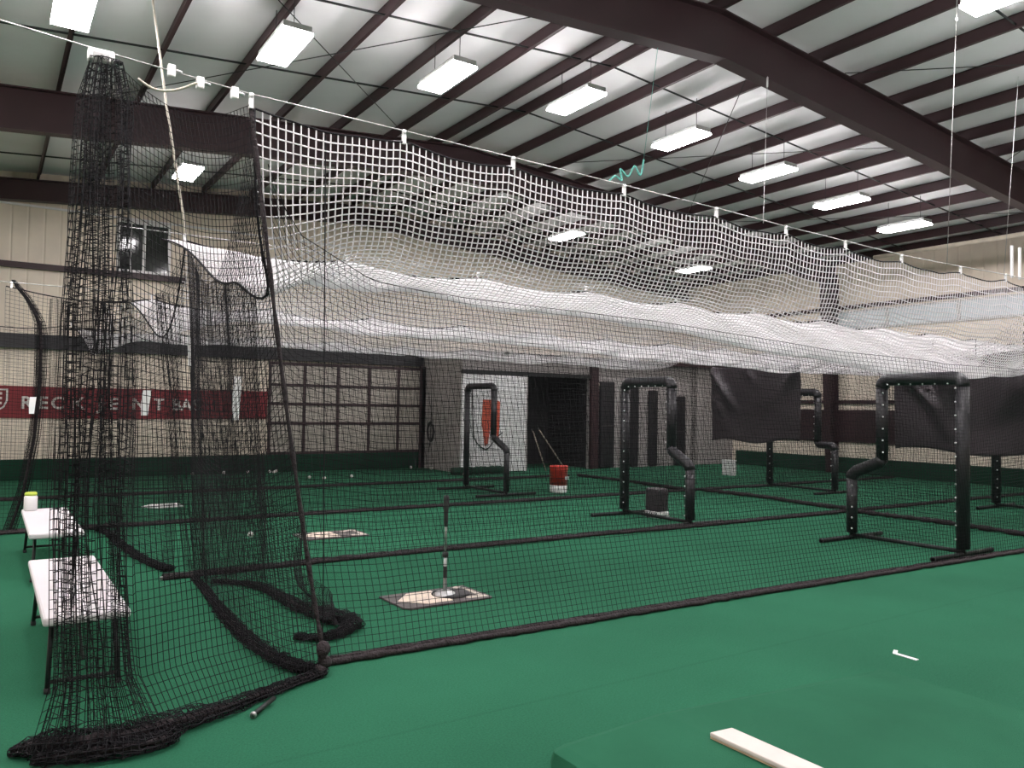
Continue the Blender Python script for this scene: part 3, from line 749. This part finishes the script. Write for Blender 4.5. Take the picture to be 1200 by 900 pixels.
for a, b_, lab in hc:
    r = thing('suspension_line', b_, lab, 'cord', 'cords hanging from the ceiling')
    MB().tube([Vector(a)-Vector(b_), (0, 0, 0)], .003, 6).build('strand', 'cable', r)
    v = (Vector(a)-Vector(b_))
    if 'tensioner' in lab: MB().tube([v*.9, v*.985], .012, 8).build('tensioner', 'plastic', r)
    if 'straight' in lab: MB().tube([(0,0,0) if False else v*.9, v*1.18], .004, 6).build('upper_strand', 'cable', r); MB().sphere(v*.99, .02).build('ceiling_hook', 'plastic', r)
for i, (x, lab) in enumerate(((10.55, 'white vertical strap left of pair on the near cable'), (10.75, 'white vertical strap right of pair on the near cable'))):
    sing('net_strap', MB().box((x-.018, 4.72, 3.36), (x+.018, 4.74, 3.76)), 'plastic', lab, 'strap')
sing('hanging_pipe', MB().tube([(18.0, 11.2, 5.48), (18.0, 2.0, 5.44)], .05, 10), 'pipe', 'long cream pipe hung beneath the ceiling near the side wall', 'pipe')
sing('hanging_twine', MB().tube([(6.9, 7.45, 4.85), (6.75, 7.05, 6.14)], .003, 5).tube(spath([(6.2, 7.3, 4.42), (6.3, 7.3, 4.5), (6.42, 7.32, 4.47), (6.38, 7.3, 4.6), (6.55, 7.35, 4.55), (6.7, 7.4, 4.72), (6.8, 7.4, 4.62), (6.9, 7.45, 4.85)], 6), .012, 5), 'teal', 'tangled teal twine hanging under the ceiling lights', 'twine')

# white tape tags on the nets
for (x, y, z0, z1, t, lab) in ((1.6, 7.93, 2.0, 2.28, -.03, 'white tape tag hanging highest, below the beige rope'), (1.2, 7.9, 1.53, 1.76, .04, 'white tape tag over the crimson banner letters'),
                               (1.9, 7.45, 1.5, 1.9, .03, 'long white tape tag beside the corner rope'), (.46, 11.55, 1.49, 1.7, .02, 'small white tape tag on the far left net strip')):
    mb = MB(); h = z1-z0
    vs = [(-.03, 0, 0), (.025, 0, 0), (.03+t*.2, 0, h*.5), (.036+t*.4, 0, h), (-.034+t*.4, 0, h), (-.034, 0, h*.5)]
    mb._add(vs+[(a, .008, c) for a, b, c in vs], [(0,1,2,5), (5,2,3,4), (6,11,8,7), (11,10,9,8)]+[(i, 6+i, 6+(i+1) % 6, (i+1) % 6) for i in range(6)])
    o = sing('hanging_tag', mb, 'paper', lab, 'tag', 'white tags on the nets'); o.location = (x, y, z0)

# ------------------------------------------------------------------ L-shaped pitching screens
def arc(c, r, a0, a1, n=5): return [(c[0]+r*math.cos(a0+(a1-a0)*i/n), c[1]+r*math.sin(a0+(a1-a0)*i/n)) for i in range(n+1)]
def lscreen(label, x, y_tall, s, wtop=1.02, w=1.5, h=2.08, zc=1.06, zd=.86, pad=.075, lace=True, head=0.0):
    """s: +1 when the low cut side lies toward greater Y"""
    root = thing('pitching_screen', (x, y_tall, 0), label, 'pitching screen', 'black padded L screens')
    def P(a, z): return (0, s*a, z)
    r = .1
    top = arc((r, h-r), r, PI, PI/2) + arc((wtop-r, h-r), r, PI/2, 0)
    fp = MB(); fp.tube([P(0, .09)]+[P(a, z) for a, z in top[:1]], pad, 10); ups = [fp.build('upright_pad', 'pad', root)]
    fp = MB(); fp.tube([P(a, z) for a, z in top], pad*1.08, 10); tp_ = fp.build('top_pad', 'pad', root)
    fp = MB(); fp.tube([P(wtop, h-r), P(wtop, zc)], pad, 10); ups.append(fp.build('upright_pad', 'pad', root))
    fp = MB(); fp.tube([P(a, z) for a, z in [(wtop, zc+.02), (wtop+.03, zc-.03), (w-.06, zd+.03), (w-.01, zd-.02), (w, zd-.06)]], pad*1.05, 10); fp.build('step_pad', 'pad', root)
    fp = MB(); fp.tube([P(w, zd-.04), P(w, .09)], pad*.95, 10); ups.append(fp.build('upright_pad', 'pad', root))
    MB().tube([P(0, .06), P(w, .06)], .026, 8).build('bottom_rail', 'dark_metal', root)
    for a in (0, w):
        f = MB().tube([(-.66, s*a, .03), (.66, s*a, .03)], .027, 8); f.tube([(0, s*a, .03), (0, s*a, .12)], .03, 8)
        fo = f.build('foot', 'dark_metal', root)
        for e in (-.66, .64): MB().tube([(e, s*a, .031), (e+.02, s*a, .031)], .0305, 8).build('end_cap', 'rubber', fo)
    # netting: region below step full width, above step narrow
    def Fl(u, v): 
        y = s*(.04+(w-.08)*u); z = .08+v*(zd-.08)
        return np.stack([.03+.05*np.sin(u*PI)*np.sin(v*PI*.6), y, z], -1)
    def Fu(u, v):
        y = s*(.04+(wtop-.08)*u); z = zd+v*(h-.05-zd)
        return np.stack([.03+.05*np.sin(u*PI)*np.sin(PI*.6+v*PI*.4), y, z], -1)
    netting('netting', Fl, 32, 17, 2, 2, .0018, 'net_black', root); netting('netting', Fu, 22, 26, 2, 2, .0018, 'net_black', root)
    if lace:
        def lac(parent, pts, r_):
            lc = MB()
            for p in pts: lc.sphere(p, r_, 6, 4)
            lc.build('lacing', 'plastic', parent)
        q = -pad*.86
        lac(ups[0], [(q, s*.05, z) for z in np.arange(.2, h-.1, .16)], .012)
        lac(ups[1], [(q, s*(wtop-.05), z) for z in np.arange(zc+.1, h-.1, .15)], .012)
        lac(ups[2], [(q, s*(w-.04), z) for z in np.arange(.15, zd-.05, .14)], .013)
        lac(tp_, [(q, s*a, h-.065) for a in np.arange(.14, wtop-.1, .15)], .011)
    return root
lscreen('nearest black padded L screen at right, low step on its left', 9.5, 4.8, +1, wtop=1.0, w=1.42)
lscreen('black padded L screen in the middle of the second cage', 8.42, 9.46, -1, zc=1.08, w=1.4)
lscreen('black L screen standing before the white door', 8.15, 13.95, -1, zc=1.1, lace=False, pad=.06)
lscreen('black L screen behind the hanging tarp in the middle', 14.5, 11.5, -1, wtop=1.22, w=1.62, zc=1.02, zd=.95)
lscreen('black L screen at right edge behind the larger tarp', 15.1, 7.05, -1, wtop=1.05)

# ------------------------------------------------------------------ hanging tarps
def tarp(label, x, y0, y1, ztl, ztr, zbl, zbr, seed, creases):
    """left edge is the larger Y"""
    root = thing('hanging_tarp', (x, (y0+y1)/2, (zbl+zbr)/2), label, 'tarp', 'black tarps hung behind the screens')
    off = np.array([x, (y0+y1)/2, (zbl+zbr)/2])
    n, mN = 60, 40
    u, v = np.meshgrid(np.linspace(0, 1, n+1), np.linspace(0, 1, mN+1), indexing='ij')
    y = y1+(y0-y1)*u
    zt = ztl+(ztr-ztl)*u - .05*np.sin(u*PI*3)**2*.6; zb = zbl+(zbr-zbl)*u + .04*np.sin(u*9)
    z = zb+(zt-zb)*v
    dx = .03*wob(u*5, v*4, seed)
    for (u0, v0, u1, v1, amp, wd) in creases:
        d = np.array([u1-u0, v1-v0]); L = np.linalg.norm(d); d /= L
        t = (u-u0)*d[0]+(v-v0)*d[1]; dist = (u-u0)*-d[1]+(v-v0)*d[0]
        fade = np.clip(t/L*8, 0, 1)*np.clip((1-t/L)*1.5, 0, 1)
        dx = dx-2.0*amp*np.exp(-(dist/wd)**2)*fade
    y = y + (1-v)*.06*np.where(u < .5, -1, 1)*(abs(u-.5)*2)**3*.5
    V = np.stack([x+dx, y, z], -1)-off
    idx = np.arange((n+1)*(mN+1)).reshape(n+1, mN+1)
    q = np.stack([idx[:-1, :-1], idx[1:, :-1], idx[1:, 1:], idx[:-1, 1:]], -1).reshape(-1, 4)
    o = raw_mesh('cloth', V.reshape(-1, 3), q, 'tarp', root)
    so = o.modifiers.new('thick', 'SOLIDIFY'); so.thickness = .006
    gm = MB()
    for uu in (0.01, .25, .5, .75, .99):
        i = int(uu*n); p = V[i, mN]; gm.tube([(p[0], p[1], p[2]-.03), (p[0], p[1], p[2]+.3)], .006, 5)
    gm.build('tie_cord', 'net_black', root)
    return root
tarp('black tarp hanging in the middle between the two L screens', 12.62, 9.3, 11.5, 2.58, 2.56, 1.04, 1.1, 3,
     [(0.0, 1, .35, .3, .07, .05), (.4, 1, .55, .7, .03, .04), (1, 1, .7, .5, .035, .06), (.05, .6, .2, .1, .03, .05)])
tarp('wide black tarp hanging behind the nearest L screen at right', 12.62, 4.85, 7.5, 2.5, 2.66, 1.08, 1.05, 9,
     [(0.02, 1, .3, .4, .08, .04), (.3, 1, .34, .1, .07, .035), (.3, 1, .5, .3, .05, .05), (.95, 1, .6, .3, .09, .07), (.2, .7, .35, .1, .06, .04), (.75, 1, .65, .4, .05, .05)])

# ------------------------------------------------------------------ small things in the cages
# hitting mats with home plate
def hit_mat(x, y, rz_, label, w=.84, d=.52):
    r = thing('hitting_mat', (x, y, 0), label, 'mat', 'hitting mats on the turf', rz_)
    MB().prism([(-w/2, -d/2+.06), (-w/2+.05, -d/2), (w/2-.02, -d/2), (w/2, -d/2+.03), (w/2, d/2), (-w/2, d/2)], .001, .016).build('mat_sheet', 'mat_tan', r, .004)
    pl = [(-.30, -.0), (-.12, .2), (.12, .2), (.12, -.2), (-.12, -.2)]
    MB().prism([(a-.07, b) for a, b in pl], .0165, .022).build('home_plate', 'plate', r, .003)
    mk = MB()
    mk.prism([(.2, -.2), (.39, -.22), (.39, -.16), (.2, -.14)], .0165, .0185); mk.prism([(.2, .1), (.36, .2), (.33, .24), (.17, .15)], .0165, .0185)
    mk.prism([(.33, -.14), (.38, -.14), (.38, .16), (.35, .16)], .0165, .0185)
    mk.build('painted_mark', 'mark', r)
    return r
hit_mat(3.27, 6.07, 0.02, 'worn hitting mat with home plate under the batting tee')
hit_mat(3.68, 9.66, 0.0, 'worn hitting mat in the second cage behind the tee')
hp = thing('home_plate', (2.35, 13.64, 0), 'white home plate lying alone in the third cage', 'home plate')
MB().prism([(-.3, -.02), (-.12, .22), (.3, .22), (.3, -.2), (-.1, -.22)], .001, .02).build('plate_slab', 'plastic', hp, .004)
# batting tee
t = thing('batting_tee', (3.34, 6.05, .022), 'black topped batting tee standing on the nearest hitting mat', 'batting tee')
MB().lathe([(.1, 0), (.1, .012), (.075, .03), (.05, .042), (.02, .05)], n=24).build('base', 'silver', t)
MB().lathe([(.016, .04), (.016, .36)], n=12).build('lower_pole', 'silver', t)
MB().lathe([(.0165, .15), (.0175, .16), (.0175, .24), (.0165, .25)], n=12).build('grip_band', 'rubber', t)
MB().lathe([(.027, .33), (.027, .37)], n=12).build('clamp_collar', 'rubber', t)
MB().lathe([(.011, .36), (.011, .66)], n=12).build('upper_pole', 'silver', t)
MB().lathe([(.014, .59), (.02, .63), (.018, .7), (.024, .76), (.026, .84), (.02, .86), (.012, .85)], n=14).build('ball_cup', 'rubber', t)
b2 = MB().lathe([(.17, .0), (.165, .01), (.14, .018), (.05, .02)], (.07, .02, 0), 24); o = b2.build('weight_plate', 'rubber', t)

# baseballs
bb = thing('baseball', (0, 0, .037), 'white baseball lying on the green turf near the back upstand', 'baseball', 'baseballs on the turf')
MB().sphere((0, 0, 0), .0375, 16, 10).build('cover', 'ball', bb)
st = MB()
for k in range(2):
    pts = []
    for i in range(25):
        a = 2*PI*i/24; e = .55*math.cos(2*a)+.0
        v = Vector((math.cos(a), math.sin(a), e*(1 if k else -1))).normalized()*.0378; pts.append(v)
    st.tube(pts, .0016, 4)
st.build('stitching', 'stitch', bb)
bl = [(6.09, 17.4), (6.31, 17.07), (7.02, 17.23), (5.91, 19.3), (5.72, 19.2), (5.78, 19.05), (9.5, 19.2), (9.66, 17.1), (9.8, 18.6), (3.97, 19.25), (4.68, 19.3), (5.23, 19.3), (9.7, 16.7)]
for i, (x, y) in enumerate(bl):
    if i == 0: bb.location = (x, y, .037)
    else: dup(bb, (x, y, .037))
o = dup(bb, (2.76, 9.98, .037), 'white baseball lying alone on turf by the gathered curtain')
# red and white bucket
bk = thing('ball_bucket', (9.48, 12.6, 0), 'red bucket with white base standing before the dark doorway', 'bucket')
MB().lathe([(.165, 0), (.17, .02), (.172, .15)], n=24).build('white_base', 'plastic', bk)
MB().lathe([(.172, .15), (.18, .44), (.188, .45), (.188, .47), (.18, .475)], n=24).build('bucket_body', 'red', bk)
MB().lathe([(.19, .475), (.19, .51), (.175, .53), (.02, .535)], n=24).build('lid', 'red', bk)
MB().box((.03, -.182, .27), (.12, -.165, .32)).build('label_patch', 'plastic', bk)
# bucket by second screen
bk = thing('ball_bag', (8.66, 8.98, 0), 'black square ball bag with white base before the middle screen', 'bag')
MB().box((-.13, -.15, .0), (.13, .15, .1)).build('white_base', 'plastic', bk, .02)
MB().box((-.12, -.14, .1), (.12, .14, .45)).build('bag_body', 'tarp', bk, .03)
g = MB()
for y in np.arange(-.13, .14, .05): g.box((-.134, y-.006, .01), (-.13, y+.006, .09))
g.build('grille', 'rubber', bk)
# white stacked jugs
for i, (dy, dz, lab) in enumerate(((.09, 0, 'lower left'), (-.09, 0, 'lower right'), (.09, .2, 'upper left'), (-.09, .2, 'upper right'))):
    r = thing('white_tub', (16.1, 14.05+dy, dz), f'white tub at {lab} of the four stacked beyond the middle screen', 'tub', 'four stacked white tubs')
    MB().box((-.08, -.082, 0), (.08, .082, .17)).build('body', 'plastic', r, .015)
    MB().box((-.084, -.086, .17), (.084, .086, .2)).build('lid', 'plastic', r, .006)
# leaning poles in doorway
for (a, b_, lab) in (((12.3, RY-.4, .02), (12.15, RY+.04, 1.1), 'thin wooden pole leaning upright by the white door edge'), ((12.85, RY-.55, .02), (12.35, RY+.04, 1.12), 'thin pole leaning aslant behind the red bucket')):
    r = thing('leaning_pole', a, lab, 'pole', 'poles leaning by the doorway')
    v = Vector(b_)-Vector(a)
    MB().tube([(0, 0, 0), tuple(v)], .016, 8).build('shaft', 'wood', r); MB().tube([tuple(v*.97), tuple(v*1.02)], .02, 8).build('end_cap', 'rubber', r)
# hose coil on office wall
h = thing('hanging_hose', (9.925, 18.9, .55), 'black hose coil hanging on the grey wall beside the door post', 'hose')
cm = MB()
for k in range(4): cm.tube([(-.01*k, .17*math.cos(a), .42+.24*math.sin(a)+.012*k) for a in np.linspace(0, 2*PI, 25)], .016, 6)
cm.build('coil', 'rubber', h); MB().tube([(0, 0, .66), (0, .02, .2), (-.02, .08, -.1)], .012, 6).build('hose_tail', 'rubber', h)
MB().box((-.04, -.02, .64), (.04, .02, .72)).build('wall_hook', 'dark_metal', h)
MB().tube([(0, 0, .7), (0, 0, 1.75)], .01, 6).build('feed_pipe', 'dark_metal', h)
# pads leaning against partition
for (x, w_, z, lab) in ((14.62, .5, 2.45, 'tall black padded panel left of the second cage screen'), (15.5, .58, 2.35, 'tall black padded panel seen through the second cage screen'), (17.5, .42, 2.1, 'black padded panel left of the hanging middle tarp'), (16.4, .3, 2.25, 'narrow dark padded panel between the screen and tarp')):
    r = thing('wall_pad', (x, RY-.1, 0), lab, 'wall pad', 'black pads along the inner room wall')
    MB().box((-w_/2, -.06, .02), (w_/2, .06, z)).build('pad_body', 'pad', r, .03)
    MB().box((-w_/2, -.07, z*.48), (w_/2, -.058, z*.5)).build('seam_strip', 'tarp', r)
r = thing('white_downpipe', (14.42, RY-.06, 0), 'pale vertical pipe on the grey partition right of the doorway', 'pipe')
MB().tube([(0, 0, .9), (0, 0, 2.3), (-.2, 0, 2.5)], .03, 8).build('pipe_run', 'pipe', r)
for z in (1.1, 2.1): MB().box((-.04, -.03, z), (.04, .05, z+.04)).build('bracket', 'dark_metal', r)

tr = thing('shadow_roll', (10.2, RY-.42, 0), 'added dark green roll standing in for bumper and netting shadow before the white door', 'shadow stand-in')  # added dark roll, stands in for the bumper and netting shadows on the turf
rs = random.Random(3)
MB().tube([(x, .03*math.sin(x*5), .1) for x in np.linspace(-.75, .85, 24)], [.1*rs.uniform(.75, 1.1) for _ in range(24)], 9).build('roll', 'bumper', tr)
MB().tube([(-.76, 0, .1), (-.75, 0, .1)], .05, 9).build('roll_core', 'rubber', tr)

# benches
def bench(x, y0, y1, label, w_=.44):
    r = thing('folding_bench', (x, (y0+y1)/2, 0), label, 'bench', 'white folding benches'); L = (y1-y0)/2
    MB().box((-w_/2, -L, .405), (w_/2, L, .455)).build('seat', 'seat', r, .015)
    for sy in (-1, 1):
        yb = sy*(L-.2)
        lg = MB()
        for sx in (-1, 1): lg.tube([(sx*.16, yb-sy*.05, .405), (sx*.18, yb+sy*.06, .02)], .014, 8)
        lg.tube([(-.178, yb+sy*.05, .06), (.178, yb+sy*.05, .06)], .012, 8)
        o = lg.build('leg_frame', 'dark_metal', r)
        br = MB().tube([(0, yb+sy*.0, .15), (0, sy*.2, .4)], .009, 6).build('brace', 'dark_metal', r)
        for sx in (-1, 1): MB().tube([(sx*.18, yb+sy*.06, .001), (sx*.18, yb+sy*.057, .03)], .018, 8).build('rubber_foot', 'rubber', o)
    return r
bench(.505, 5.04, 6.95, 'nearer white folding bench half hidden by the gathered net')
bench(.56, 8.3, 10.26, 'farther white folding bench with a cup on it')
c = thing('drink_cup', (.42, 10.1, .455), 'white container with lime lid on the farther bench', 'cup')
MB().lathe([(.055, 0), (.065, .02), (.065, .15), (.055, .165)], n=18).build('body', 'plastic', c)
MB().lathe([(.056, .165), (.06, .17), (.06, .19), (.05, .2)], n=18).build('lid', 'lime', c)

# metal stakes at net corners
for (a, b_, lab) in (((1.2, 4.22, .02), (1.36, 4.38, .03), 'short metal rod lying on turf in front of corner rope'), ((1.38, 7.94, .02), (1.75, 7.99, .03), 'short metal rod at the left end of second net')):
    r = thing('metal_rod', a, lab, 'rod', 'metal rods on the turf')
    v = Vector(b_)-Vector(a); MB().tube([(0, 0, 0), tuple(v)], .013, 8).build('shaft', 'dark_metal', r)
    MB().tube([(0, 0, 0), tuple(v*.06)], .018, 8).build('tip', 'silver', r)

# portable pitching mound in the foreground
m = thing('pitching_mound', (3.5, 2.2, 0), 'low green turf covered pitching mound in the near corner', 'pitching mound')
prof = [(2.18, 0), (2.16, .03), (2.18, .09), (2.24, .105), (2.86, .13), (3.4, .098), (4.2, .045), (4.85, .003), (4.85, 0)]
n = len(prof); ys = [2.96, 2.9, 2.0, 1.3]
vs = []; 
def ysh(y, k): return y
for j, y in enumerate(ys):
    for x, z in prof: vs.append((x-3.5+(.04 if (j == 0 and x < 2.3) else 0), y-2.2, z*(.82 if j == 0 else 1)))
fs = []
for j in range(len(ys)-1):
    for i in range(n-1):
        fs.append((j*n+i, (j+1)*n+i, (j+1)*n+i+1, j*n+i+1))
fs.append(tuple(range(n))); fs.append(tuple(reversed(range((len(ys)-1)*n, len(ys)*n))))
o = MB()._add(vs, fs).build('turf_cover', 'mound', m, .012)
rb = thing('pitching_rubber', (2.9, 2.25, .132), 'pale pitching rubber slab lying on the green mound', 'pitching rubber', rz=0)
rot = Matrix.Rotation(math.radians(3.2), 3, 'Y')
MB().box((-.075, -.36, .004), (.075, .32, .024), rot, (0, 0, 0)).build('slab', 'rubber_slab', rb, .005)
MB().box((-.073, -.36, -.004), (.073, .318, .004), rot, (0, 0, 0)).build('wooden_backing', 'rubber_edge', rb)
# white tape mark on turf
tp = thing('tape_mark', (5.25, 3.05, 0), 'small L shaped strip of white tape on open turf', 'tape')
MB().prism([(-.03, .06), (.05, .1), (.06, .075), (.0, .045), (-.005, -.11), (-.04, -.11)], .002, .006).build('tape_strip', 'paper', tp)

# ------------------------------------------------------------------ world, camera, view
wd = bpy.data.worlds.new('World'); SC.world = wd; wd.use_nodes = True
wd.node_tree.nodes['Background'].inputs[0].default_value = (.5, .55, .6, 1); wd.node_tree.nodes['Background'].inputs[1].default_value = .3

V1, V2, PP = (2000, 500), (-14, 470), (600, 450)
fpx = math.sqrt((V1[0]-PP[0])*(PP[0]-V2[0])-(V1[1]-PP[1])*(V2[1]-PP[1]))
ex = Vector((V1[0]-PP[0], -(V1[1]-PP[1]), -fpx)).normalized(); ey = Vector((V2[0]-PP[0], -(V2[1]-PP[1]), -fpx)).normalized()
ez = ex.cross(ey)
R = Matrix((ex, ey, ez))        # world axes in camera space = rows; camera-to-world rotation
cam = bpy.data.cameras.new('camera'); co = bpy.data.objects.new('camera', cam); COL.objects.link(co)
co.matrix_world = Matrix.Translation((0, 0, 1.64)) @ R.to_4x4()
cam.sensor_fit = 'HORIZONTAL'; cam.sensor_width = 36.0; cam.lens = 36.0*fpx/1200; cam.clip_start = .05; cam.clip_end = 200
SC.camera = co
SC.view_settings.view_transform = 'Standard'; SC.view_settings.look = 'None'
SC.view_settings.gamma = 1.0; SC.view_settings.exposure = 0.45
try: SC.view_settings.use_curve_mapping = False
except Exception: pass
SC.cycles.use_denoising = True
SC.cycles.max_bounces = 8; SC.cycles.diffuse_bounces = 5
SC.cycles.sample_clamp_indirect = 6
